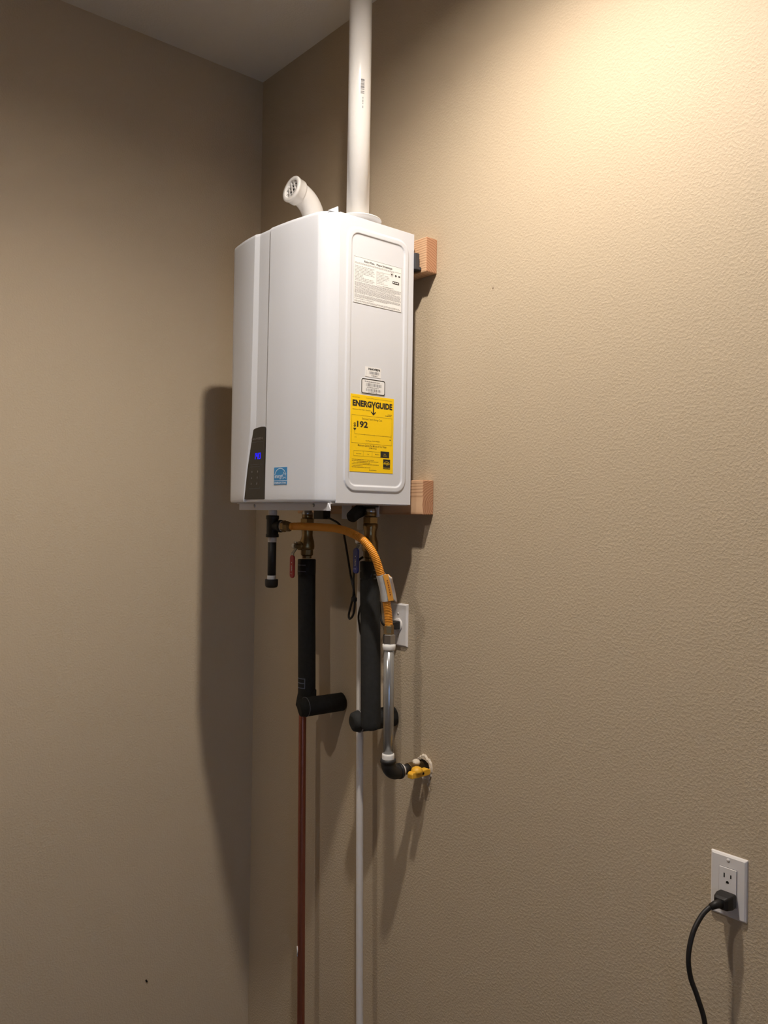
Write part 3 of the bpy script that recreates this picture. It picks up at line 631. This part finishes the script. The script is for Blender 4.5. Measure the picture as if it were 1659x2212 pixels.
# mitred corner piece and the run to the wall
obj('corner_sleeve', MB().tube([(hx+0.009, hy+0.004, 1.012), (hx+0.009, hy+0.001, 0.985), (hx+0.010, hy-0.006, 0.962), (hx+0.012, hy-0.010, 0.950)], [0.0255, 0.0285, 0.0270, 0.0165], 24), M['rubber'], ins)
obj('wall_sleeve', MB().tube([(0.468, -0.136, 0.9685), (0.474, -0.118, 0.972), (0.481, -0.06, 0.973), (0.489, -0.0006, 0.9745)], [0.0225, 0.0270, 0.0265, 0.0262], 28), M['rubber'], ins)
obj('tape_wrap', MB().lathe((hx+0.0003, hy, 1.352), (0, 0, 1), [(0.0255, -0.010), (0.0262, -0.009), (0.0262, 0.033), (0.0255, 0.034)], 28, cap=False), M['tapeblack'], ins)
pm = MB()
for z in (1.371, 1.353): obj('print_stripe', MB().cyl_patch((hx+0.0006, hy), 0.0264, -105, -42, z-0.0016, z+0.0016, 8), M['bracketprint'], ins, recalc=False)
for z in (1.046, 1.033, 1.019): obj('print_stripe', MB().cyl_patch((hx+0.0105, hy), 0.0262, -110, -52, z-0.0013, z+0.0013, 8), M['bracketprint'], ins, recalc=False)
obj('print_stripe', MB().cyl_patch((hx+0.0105, hy), 0.0262, -52, -46, 1.0175, 1.0475, 2), M['bracketprint'], ins, recalc=False)
obj('cable_tie', MB().tube([Vector((0.4738, -0.1185, 0.9720))+Vector((0.0272*math.cos(a), -0.0025*math.cos(a), 0.0272*math.sin(a))) for a in [2*PI*i/28 for i in range(28)]], 0.0011, 6, closed=True), M['dimprint'], ins)

cpx = hx+0.008
cop = tag(obj('copper_pipe', MB().tube([(0.402, -0.078, 0.972), (0.4015, -0.0775, 0.90), (0.408, -0.0775, 0.50), (0.417, -0.0775, 0.05), (0.424, -0.0775, FLOOR)], 0.0111, 24), M['copper']), 'thin copper pipe running down from the left insulated elbow to the floor', 'pipe')
obj('paint_dab', MB().tube([(0.4095, -0.0893, 0.262), (0.4120, -0.0900, 0.250), (0.4110, -0.0900, 0.233)], 0.0016, 6), M['paper'], cop)

# ------------------------------------------------------------------ cold water line
kx, ky = 0.7290, -0.1000
kv = thing('isolation_valve', 'brass shutoff valve with a blue handle under the water heater', 'valve', (kx, ky, 1.40), 'isolation valves')
valve_body(kv, kx, ky, 1.5135, 0.034)
lever(kv, kx+0.002, ky, 1.4500, M['blue'], 1.3665, None)
ci = thing('insulated_pipe', 'black foam-wrapped cold water pipe behind the orange hose, ending in a fat elbow', 'pipe insulation', (kx, ky, 0.95), 'black insulated water pipes')
KR = 0.0258
kp = [(kx+0.001, ky, 1.3965), (kx+0.003, ky, 1.30), (kx+0.008, ky, 1.18), (kx+0.012, ky, 1.06), (kx+0.014, ky, 0.985), (kx+0.012, ky+0.002, 0.968)]
obj('foam_sleeve', MB().tube(catmull(kp, 5), [KR]*21+[KR]*4+[0.021], 28), M['rubber'], ci)
obj('wall_sleeve', MB().tube([(0.6995, -0.1290, 0.9745), (0.7005, -0.1240, 0.9750), (0.703, -0.112, 0.9755), (0.709, -0.06, 0.975), (0.716, -0.0006, 0.9765)], [0.016, 0.0245, 0.0280, 0.0278, 0.0270], 28), M['rubber'], ci)
obj('top_sleeve', MB().lathe((kx+0.0012, ky, 1.347), (0, 0, 1), [(0.0258, -0.001), (0.0246, 0.0), (0.0262, 0.003), (0.0262, 0.049), (0.022, 0.0502)], 28), M['tapeblack'], ci)
pm = MB()
for z in (1.388, 1.376, 1.364, 1.354): obj('print_stripe', MB().cyl_patch((kx+0.0012, ky), 0.02645, -18, 2, z-0.0022, z+0.0016, 3), M['dimprint'], ci, recalc=False)
for z in (1.372, 1.352): obj('print_stripe', MB().cyl_patch((kx+0.0012, ky), 0.02645, -120, -98, z-0.002, z+0.002, 3), M['dimprint'], ci, recalc=False)
obj('cable_tie', MB().tube([Vector((0.7035, -0.108, 0.9755))+Vector((0.0285*math.cos(a), -0.006*math.cos(a), 0.0285*math.sin(a))) for a in [2*PI*i/28 for i in range(28)]], 0.0014, 6, closed=True), M['inkgrey'], ci)

# ------------------------------------------------------------------ white drain pipe
wx, wy = 0.6500, -0.0670
dr = thing('drain_pipe', 'slim white plastic drain pipe running down the wall behind the cold pipe', 'pipe', (0.687, wy, FLOOR))
obj('pipe', MB().tube([(wx+0.004, wy, ZB-0.002), (wx+0.001, wy, 1.30), (0.6535, wy, 1.10), (0.661, wy, 0.75), (0.669, wy, 0.40), (0.6755, wy, 0.16), (0.687, wy, FLOOR)], 0.0098, 24), M['pvcdirty'], dr)
obj('coupling', MB().lathe((wx+0.002, wy, 1.479), (0, 0, 1), [(0.0098, -0.001), (0.0130, 0.0), (0.0130, 0.044), (0.0098, 0.045)], 24), M['pvcdirty'], dr)
# black rubber relief spout under the heater
obj('relief_spout', MB().tube([(0.694, -0.096, 1.5335), (0.698, -0.108, 1.5300), (0.707, -0.132, 1.522), (0.7135, -0.150, 1.512), (0.7155, -0.156, 1.5085)], [0.017, 0.018, 0.0165, 0.0155, 0.010], 24), M['rubber'], heater, label='black rubber spout')

# ------------------------------------------------------------------ gas drip leg
gx_, gy_ = 0.4455, -0.2200
gl = thing('gas_drip_leg', 'black iron gas tee with a capped stub hanging under the water heater', 'gas fitting', (gx_, gy_, 1.314))
def band(r, h, k=24): return [(r*0.97, 0), (r, 0.001), (r*1.01, h*0.5), (r, h-0.001), (r*0.97, h)]
obj('top_nipple', MB().lathe((gx_, gy_, 1.508), (0, 0, 1), [(0.0110, 0), (0.0110, ZB-1.508-0.001)], 24), M['steel'], gl)
obj('gasket', MB().lathe((gx_, gy_, ZB-0.011), (0, 0, 1), [(0.0145, 0), (0.0145, 0.010)], 24), M['iron'], gl)
obj('thread_tape', MB().lathe((gx_, gy_, 1.511), (0, 0, 1), band(0.0122, 0.016), 24), M['tape'], gl)
obj('tee', MB().lathe((gx_, gy_, 1.4520), (0, 0, 1), [(0.0135, 0), (0.0178, 0.0005), (0.0182, 0.002), (0.0182, 0.008), (0.0165, 0.010), (0.0165, 0.049), (0.0182, 0.051), (0.0182, 0.058), (0.0178, 0.0605), (0.0135, 0.061)], 28), M['iron'], gl)
bd = Vector((0.93, 0.36, 0.0)).normalized(); b0 = Vector((gx_, gy_, 1.4835))
obj('tee_branch', MB().lathe(b0, bd, [(0.0150, 0.008), (0.0150, 0.022), (0.0172, 0.024), (0.0175, 0.030), (0.0150, 0.031)], 28), M['iron'], gl)
obj('thread_tape', MB().lathe((gx_, gy_, 1.4385), (0, 0, 1), band(0.0122, 0.0145), 24), M['tape'], gl)
obj('stub_pipe', MB().lathe((gx_, gy_, 1.344), (0, 0, 1), [(0.0117, 0), (0.0117, 0.11)], 24), M['iron'], gl)
obj('thread_tape', MB().lathe((gx_, gy_, 1.3345), (0, 0, 1), band(0.0122, 0.0115), 24), M['tape'], gl)
obj('cap', MB().lathe((gx_, gy_, 1.3130), (0, 0, 1), [(0.010, -0.001), (0.0155, 0.0005), (0.0178, 0.005), (0.0183, 0.010), (0.0183, 0.021), (0.0175, 0.0225), (0.012, 0.0226)], 28), M['iron'], gl)

# ------------------------------------------------------------------ orange gas hose
gh = thing('gas_hose', 'orange corrugated gas hose arching beneath the water heater', 'gas hose', (0.827, -0.115, 1.24))
s0 = b0+bd*0.028
obj('thread_tape', MB().lathe(s0, bd, band(0.0142, 0.007), 24), M['tape'], gh)
obj('hose_nut', MB().lathe(s0+bd*0.006, bd, [(0.0125, 0), (0.0160, 0.001), (0.0165, 0.010), (0.0140, 0.012)], 6, smooth=False), M['brass'], gh)
obj('hose_nut', MB().lathe(s0+bd*0.017, bd, [(0.0138, 0), (0.0152, 0.001), (0.0148, 0.011), (0.0122, 0.017), (0.0105, 0.018)], 6, smooth=False, phase=0.3), M['brass'], gh)
hs = s0+bd*0.034
hpts = [tuple(hs), tuple(hs+bd*0.02+Vector((0, -0.003, 0.0005))), (0.560, -0.200, 1.4850), (0.599, -0.201, 1.4845), (0.655, -0.203, 1.484), (0.708, -0.202, 1.4825), (0.750, -0.198, 1.477), (0.785, -0.190, 1.4655), (0.803, -0.182, 1.454), (0.818, -0.172, 1.435), (0.826, -0.163, 1.414), (0.829, -0.155, 1.392), (0.831, -0.147, 1.368), (0.830, -0.135, 1.334), (0.829, -0.126, 1.301), (0.8275, -0.119, 1.272), (0.827, -0.115, 1.238)]
axis = resample(catmull(hpts, 10), 0.00105)
HRAD = 0.0100
rad = [HRAD*(1.0 if (i % 4) in (0, 1) else (0.93 if (i % 4) == 2 else 0.87))+0.0004 for i in range(len(axis))]
for i in range(8): rad[i] = HRAD; rad[-1-i] = HRAD
hose = obj('corrugated_hose', MB().tube(axis, rad, 20), M['orange'], gh)
# paper tag wrapped round the hose, its free end folded away to the side
zi = [i for i, p in enumerate(axis) if 1.303 < p.z < 1.372 and p.x > 0.8]
tagpts = [axis[i] for i in zi]
tg = MB(); tg.tube(tagpts[::6], 0.0122, 24, cap=False)
tagw = obj('paper_tag', tg, M['tagpaper'], gh, label='white printed paper tag with an orange warning stripe')
def tagstrip(a, b, z_top=0.0, z_bot=0.0, dz=0.0):
    m = MB(); P = tagpts[::6]; out = []
    cr = Vector((0.64556, 0.76356, 0)); cf = Vector((0.76, -0.65, 0))
    for i, p in enumerate(P):
        row = [p+cr*u+cf*v+Vector((0, 0, dz*(u-0.010)/0.012-0.006*(u > 0.02))) for u, v in a]
        out.append(row)
    n = len(a); m.add([q for r in out for q in r], [(i*n+j, i*n+j+1, (i+1)*n+j+1, (i+1)*n+j) for i in range(len(out)-1) for j in range(n-1)], True)
    return m
fold = [(0.004, 0.0125), (0.010, 0.0100), (0.0150, 0.0040), (0.0190, 0.0010), (0.0235, 0.0018), (0.0275, 0.0055)]
back = [(0.0275, 0.0055), (0.0262, 0.0002), (0.0200, -0.0035), (0.0120, -0.0065), (0.004, -0.0125)]
f1 = obj('tag_fold', tagstrip(fold, None), M['tagpaper'], gh); f2 = obj('tag_fold', tagstrip(back, None), M['tagorange'], gh)
for o_ in (f1, f2):
    md = o_.modifiers.new('thickness', 'SOLIDIFY'); md.thickness = 0.0004
strp = [(0.0052, 0.0128), (0.0100, 0.0106), (0.0148, 0.0049), (0.0186, 0.0020)]
st_ = obj('warning_stripe', tagstrip(strp, None), M['tagorange'], tagw)
ms = MB(); Pm = tagpts[::3]; cr = Vector((0.64556, 0.76356, 0)); cf = Vector((0.76, -0.65, 0))
for i in range(5, len(Pm)-5, 2):
    p = Pm[i]; ms.add([p+cr*(0.0128+u)+cf*(0.0086-u*0.8)+Vector((0, 0, w)) for u, w in ((-0.0013, -0.0013), (0.0013, -0.0013), (0.0013, 0.0010), (-0.0013, 0.0013))], [(0, 1, 2, 3)])
obj('stripe_print', ms, new_mat('dark_red_ink', (0.16, 0.02, 0.015), 0.6), tagw, recalc=False)

# ------------------------------------------------------------------ gas riser
rx, ry = 0.8285, -0.1150
gr = thing('gas_riser', 'galvanized gas pipe below the orange hose with black elbow to the wall', 'gas pipe', (0.832, -0.085, 0.855))
obj('hose_nut', MB().lathe((rx-0.001, ry, 1.2415), (0, 0, -1), [(0.0105, -0.002), (0.0122, 0.002), (0.0122, 0.018), (0.0130, 0.021), (0.0130, 0.024)], 6, smooth=False, phase=0.2), M['brass'], gr)
obj('adapter', MB().lathe((rx, ry, 1.2195), (0, 0, -1), [(0.0135, 0), (0.0160, 0.002), (0.0160, 0.023), (0.0145, 0.025)], 6, smooth=False, phase=0.5), M['steel'], gr)
obj('thread_tape', MB().lathe((rx, ry, 1.1950), (0, 0, -1), [(0.0140, 0), (0.0165, 0.001), (0.0168, 0.008), (0.0158, 0.013), (0.0150, 0.0155), (0.0133, 0.0158)], 20), M['tape'], gr)
obj('pipe', MB().tube([(rx, ry, 1.196), (rx+0.0015, ry, 1.06), (rx+0.003, ry, 0.910)], 0.01325, 32), M['galv'], gr)
exx = rx+0.0032
obj('thread_tape', MB().lathe((exx, ry, 0.9215), (0, 0, -1), [(0.0133, 0), (0.0150, 0.0005), (0.0158, 0.005), (0.0156, 0.012), (0.0162, 0.018)], 24), M['tape'], gr)
ep = [(exx, ry, 0.9075), (exx, ry, 0.9000)]; Rb = 0.0290
for i in range(11): a = PI/2*i/10; ep.append((exx, ry+Rb*(1-math.cos(a)), 0.8990-Rb*math.sin(a)))
ep += [(exx, ry+Rb+0.010, 0.8700)]
obj('elbow', MB().tube(ep, [0.0190, 0.0200]+[0.0182]*11+[0.0182], 28), M['iron'], gr)
obj('elbow_rim', MB().lathe((exx, ry+Rb+0.0055, 0.8700), (0, 1, 0), [(0.0182, 0), (0.0198, 0.001), (0.0198, 0.0065), (0.0180, 0.0075)], 28), M['iron'], gr)
obj('thread_tape', MB().lathe((exx, ry+Rb+0.0125, 0.8700), (0, 1, 0), [(0.0150, 0), (0.0165, 0.0005), (0.0160, 0.0065), (0.0135, 0.007)], 24), M['tape'], gr)
obj('nipple', MB().lathe((exx, ry+Rb+0.018, 0.8700), (0, 1, 0), [(0.0128, 0), (0.0128, 0.022)], 24), M['iron'], gr)
gv = thing('gas_shutoff_valve', 'yellow-handled gas shutoff valve at the ragged hole in the wall', 'valve', (0.84, -0.03, 0.86))
obj('valve_body', MB().lathe((exx, -0.048, 0.8700), (0, 1, 0), [(0.0150, 0), (0.0158, 0.001), (0.0158, 0.012), (0.0140, 0.014), (0.0160, 0.022), (0.0140, 0.032), (0.0135, 0.0475)], 8, smooth=False), M['brass'], gv)
obj('painted_nut', MB().lathe((exx+0.004, -0.023, 0.8840), (0.35, -0.1, 1), [(0.0105, -0.008), (0.0105, 0.002), (0.0085, 0.0045), (0.004, 0.006)], 8, smooth=False), M['plaster'], gv)
FH = frame((0.8640, -0.034, 0.8655), (0, 1, 0), (0, 0, 1))
hd = MB(); hd.prism([(-0.0335, -0.0095), (0.0255, -0.0095), (0.0300, -0.005), (0.0300, 0.0045), (0.022, 0.0075), (0.010, 0.0070), (-0.030, 0.0065), (-0.0345, 0.002)], FH, -0.012, 0.0065)
hnd = obj('handle', hd, M['valveyellow'], gv, bevel=0.002)
obj('handle_hub', MB().lathe((0.8615, -0.0440, 0.8700), (0, 0, 1), [(0.0150, -0.004), (0.0150, 0.003), (0.0120, 0.009), (0.0065, 0.0120), (0.001, 0.0125)], 22), M['valveyellow'], gv)
obj('handle_screw', MB().lathe((0.8703, -0.030, 0.8645), (1, 0, 0), [(0.0034, 0), (0.0034, 0.0006)], 14), M['hole'], gv)
obj('stem', MB().lathe((exx+0.012, -0.034, 0.8685), (1, 0, 0), [(0.008, 0), (0.008, 0.018)], 16), M['brass'], gv)
# ragged hole knocked through the drywall
hole = MB(); ri = random.Random(5); KK = 36; hcx, hcz = 0.8420, 0.8685
ro = [(0.0300+ri.uniform(-0.0022, 0.0030)) for i in range(KK)]; rin = [(0.0225+ri.uniform(-0.002, 0.002)) for i in range(KK)]
rg = []
for rad_, yy in ((1, 0.0), (0.97, -0.0028), (0.90, -0.0048)):
    rg.append([Vector((hcx+ro[i]*rad_*math.cos(2*PI*i/KK), yy, hcz+ro[i]*rad_*1.05*math.sin(2*PI*i/KK))) for i in range(KK)])
for s_, yy in ((1.0, -0.0045), (0.98, -0.0005)):
    rg.append([Vector((hcx+rin[i]*s_*math.cos(2*PI*i/KK), yy, hcz+rin[i]*s_*math.sin(2*PI*i/KK))) for i in range(KK)])
hole.rings(rg, cap=False, smooth=False)
wbo = bpy.data.objects['wall_back']
obj('hole_rim', hole, M['plaster'], wbo, label='ragged bare plaster rim')
obj('hole_shade_disc', MB().lathe((hcx, 0.0001, hcz), (0, -1, 0), [(0.0245, 0), (0.0245, 0.0006)], 30), M['hole2'], wbo)  # flat dark disc on the wall face: shade of the hole put into colour
dp = MB()
for i in range(5): dp.tube([(0.858+0.004*math.sin(i*2), -0.0003, 0.842-0.006*i), (0.860+0.004*math.sin(i*2+1), -0.0003, 0.835-0.006*i)], 0.0022-0.0002*i, 6)
obj('plaster_drip', dp, M['plaster'], wbo)

# ------------------------------------------------------------------ outlets
def outlet_base(t, cx, cz, w=0.0700, h=0.1143):
    FO = frame((cx, 0, cz), (1, 0, 0), (0, 0, 1))
    m = MB(); L = []
    for ins_, n in ((0, 0.0), (0, 0.0012), (0.0012, 0.0036), (0.0042, 0.0058)):
        L.append([FO[0]+FO[1]*a+FO[2]*b+FO[3]*n for a, b in rrect(-w/2+ins_, w/2-ins_, -h/2+ins_, h/2-ins_, 0.0015, 2)])
    m.rings(L, cap=True, smooth=False)
    return FO, obj('wall_plate', m, M['plate'], t)
def slotset(t, FO, cx, cz, n):
    for a, hh in ((-0.0063, 0.0080), (0.0063, 0.0066)):
        obj('slot', MB().prism(rrect(cx+a-0.0011, cx+a+0.0011, cz-hh/2, cz+hh/2, 0.0003, 2), FO, n-0.0001, n+0.0003), M['hole'], t)
    pts = [(cx+0.0027*math.cos(q), cz-0.0118+0.0027*math.sin(q)) for q in [PI*i/8 for i in range(9)]]+[(cx-0.0027, cz-0.0135), (cx+0.0027, cz-0.0135)]
    obj('slot', MB().prism(pts, FO, n-0.0001, n+0.0003), M['hole'], t)
OX, OZ = 1.6622, 0.8475
o1 = thing('wall_outlet', 'white rectangular wall outlet at the lower right with a free upper socket', 'outlet', (OX, 0, OZ-0.057), 'wall outlets')
FO, pl = outlet_base(o1, OX, OZ)
obj('receptacle', MB().prism(rrect(-0.0166, 0.0166, -0.0335, 0.0335, 0.001, 2), FO, 0.005, 0.0078), M['plate'], o1, bevel=0.0007)
obj('receptacle_gap', MB().ring2d(FO, rrect(-0.0175, 0.0175, -0.0344, 0.0344, 0.0015, 2), rrect(-0.0166, 0.0166, -0.0335, 0.0335, 0.001, 2), 0.0060), M['inkgrey'], o1)
slotset(o1, FO, 0.0, 0.0195, 0.0078)
for dz in (0.0475, -0.0475): obj('plate_screw', MB().lathe((OX, -0.0056, OZ+dz), (0, -1, 0), [(0.0034, 0), (0.0032, 0.0008), (0.001, 0.0012)], 14), M['plate'], o1)
pc = thing('power_cord', 'thick black power cord plugged into the lower socket of the outlet', 'power cord', (OX, -0.02, OZ-0.02))
FP = frame((OX+0.0015, 0, OZ-0.0215), (1, 0, 0), (0, 0, 1))
pg = []
for n, a, b, r in ((0.0079, 0.0160, 0.0128, 0.004), (0.0200, 0.0165, 0.0132, 0.004), (0.0330, 0.0135, 0.0118, 0.004), (0.0385, 0.0100, 0.0090, 0.003)):
    pg.append([FP[0]+FP[1]*u+FP[2]*v+FP[3]*n for u, v in rrect(-a, a, -b, b, r, 3)])
obj('plug', MB().rings(pg, cap=True, smooth=False), M['cord'], pc, bevel=0.001)
c1 = [(1.6620, -0.034, 0.8260), (1.6600, -0.046, 0.8250), (1.6520, -0.056, 0.8180), (1.6460, -0.071, 0.8050), (1.6420, -0.091, 0.7800), (1.6400, -0.101, 0.7420), (1.6430, -0.098, 0.7050), (1.6530, -0.092, 0.6730), (1.6630, -0.084, 0.6290), (1.6650, -0.082, 0.5700), (1.6450, -0.060, 0.40), (1.64, -0.08, 0.1), (1.66, -0.10, -0.2), (1.70, -0.14, -0.305), (1.9, -0.22, FLOOR+0.0052), (2.2, -0.24, FLOOR+0.0052)]
obj('cord', MB().tube(catmull(c1, 10), 0.0045, 14), M['cord'], pc)
obj('strain_relief', MB().tube([(1.6640, -0.036, 0.8262), (1.6600, -0.046, 0.8250), (1.6540, -0.0535, 0.8205)], [0.0085, 0.0072, 0.0056], 14), M['cord'], pc)

O2X, O2Z = 0.7370, 1.2255
o2 = thing('wall_outlet', 'white single-socket wall outlet half hidden behind the orange hose', 'outlet', (O2X, 0, O2Z-0.057), 'wall outlets')
F2, pl2 = outlet_base(o2, O2X, O2Z)
obj('receptacle', MB().lathe((O2X, -0.0055, O2Z), (0, -1, 0), [(0.0178, 0), (0.0178, 0.0018), (0.0170, 0.0028), (0.001, 0.0028)], 30, cap=False), M['plate'], o2)
for dz in (0.030, -0.030): obj('plate_screw', MB().lathe((O2X, -0.0056, O2Z+dz), (0, -1, 0), [(0.0034, 0), (0.0032, 0.0008), (0.001, 0.0012)], 14), M['plate'], o2)
hc = thing('heater_cord', 'thin black looped cord from the water heater to the outlet behind the hose', 'power cord', (0.69, -0.11, 1.17))
F3 = frame((O2X, 0, O2Z), (1, 0, 0), (0, 0, 1)); pg = []
for n, a, b in ((0.0085, 0.0120, 0.0110), (0.022, 0.0120, 0.0110), (0.036, 0.0090, 0.0085), (0.040, 0.006, 0.006)):
    pg.append([F3[0]+F3[1]*u+F3[2]*v+F3[3]*n for u, v in rrect(-a, a, -b, b, 0.003, 3)])
obj('plug', MB().rings(pg, cap=True, smooth=False), M['cord'], hc, bevel=0.001)
c2 = [(0.548, -0.110, 1.512), (0.576, -0.110, 1.5035), (0.608, -0.112, 1.493), (0.627, -0.112, 1.475), (0.638, -0.112, 1.445), (0.652, -0.113, 1.403), (0.675, -0.120, 1.355), (0.700, -0.128, 1.315), (0.706, -0.130, 1.285), (0.700, -0.130, 1.256), (0.683, -0.128, 1.244), (0.674, -0.124, 1.254), (0.686, -0.126, 1.282), (0.704, -0.133, 1.312), (0.704, -0.134, 1.351), (0.700, -0.128, 1.378), (0.705, -0.118, 1.399), (0.703, -0.096, 1.4075), (0.692, -0.070, 1.400), (0.683, -0.060, 1.360), (0.676, -0.075, 1.30), (0.676, -0.092, 1.254), (0.680, -0.092, 1.223), (0.683, -0.085, 1.195), (0.690, -0.060, 1.180), (0.703, -0.052, 1.223), (0.716, -0.055, 1.287), (0.7225, -0.056, 1.258), (0.730, -0.058, 1.238), (0.735, -0.052, 1.2275), (O2X, -0.036, O2Z)]
obj('cord', MB().tube(resample(catmull(c2, 8), 0.003), 0.0030, 10), M['cord'], hc)
obj('tie_band', MB().lathe((0.7035, -0.131, 1.292), (0.1, 0, 1), [(0.0072, 0), (0.0078, 0.001), (0.0078, 0.009), (0.0072, 0.010)], 14), M['cord'], hc)
obj('connector', MB().box((0.505, -0.1235, 1.5045), (0.552, -0.0985, 1.5425)), M['cord'], hc, bevel=0.002)
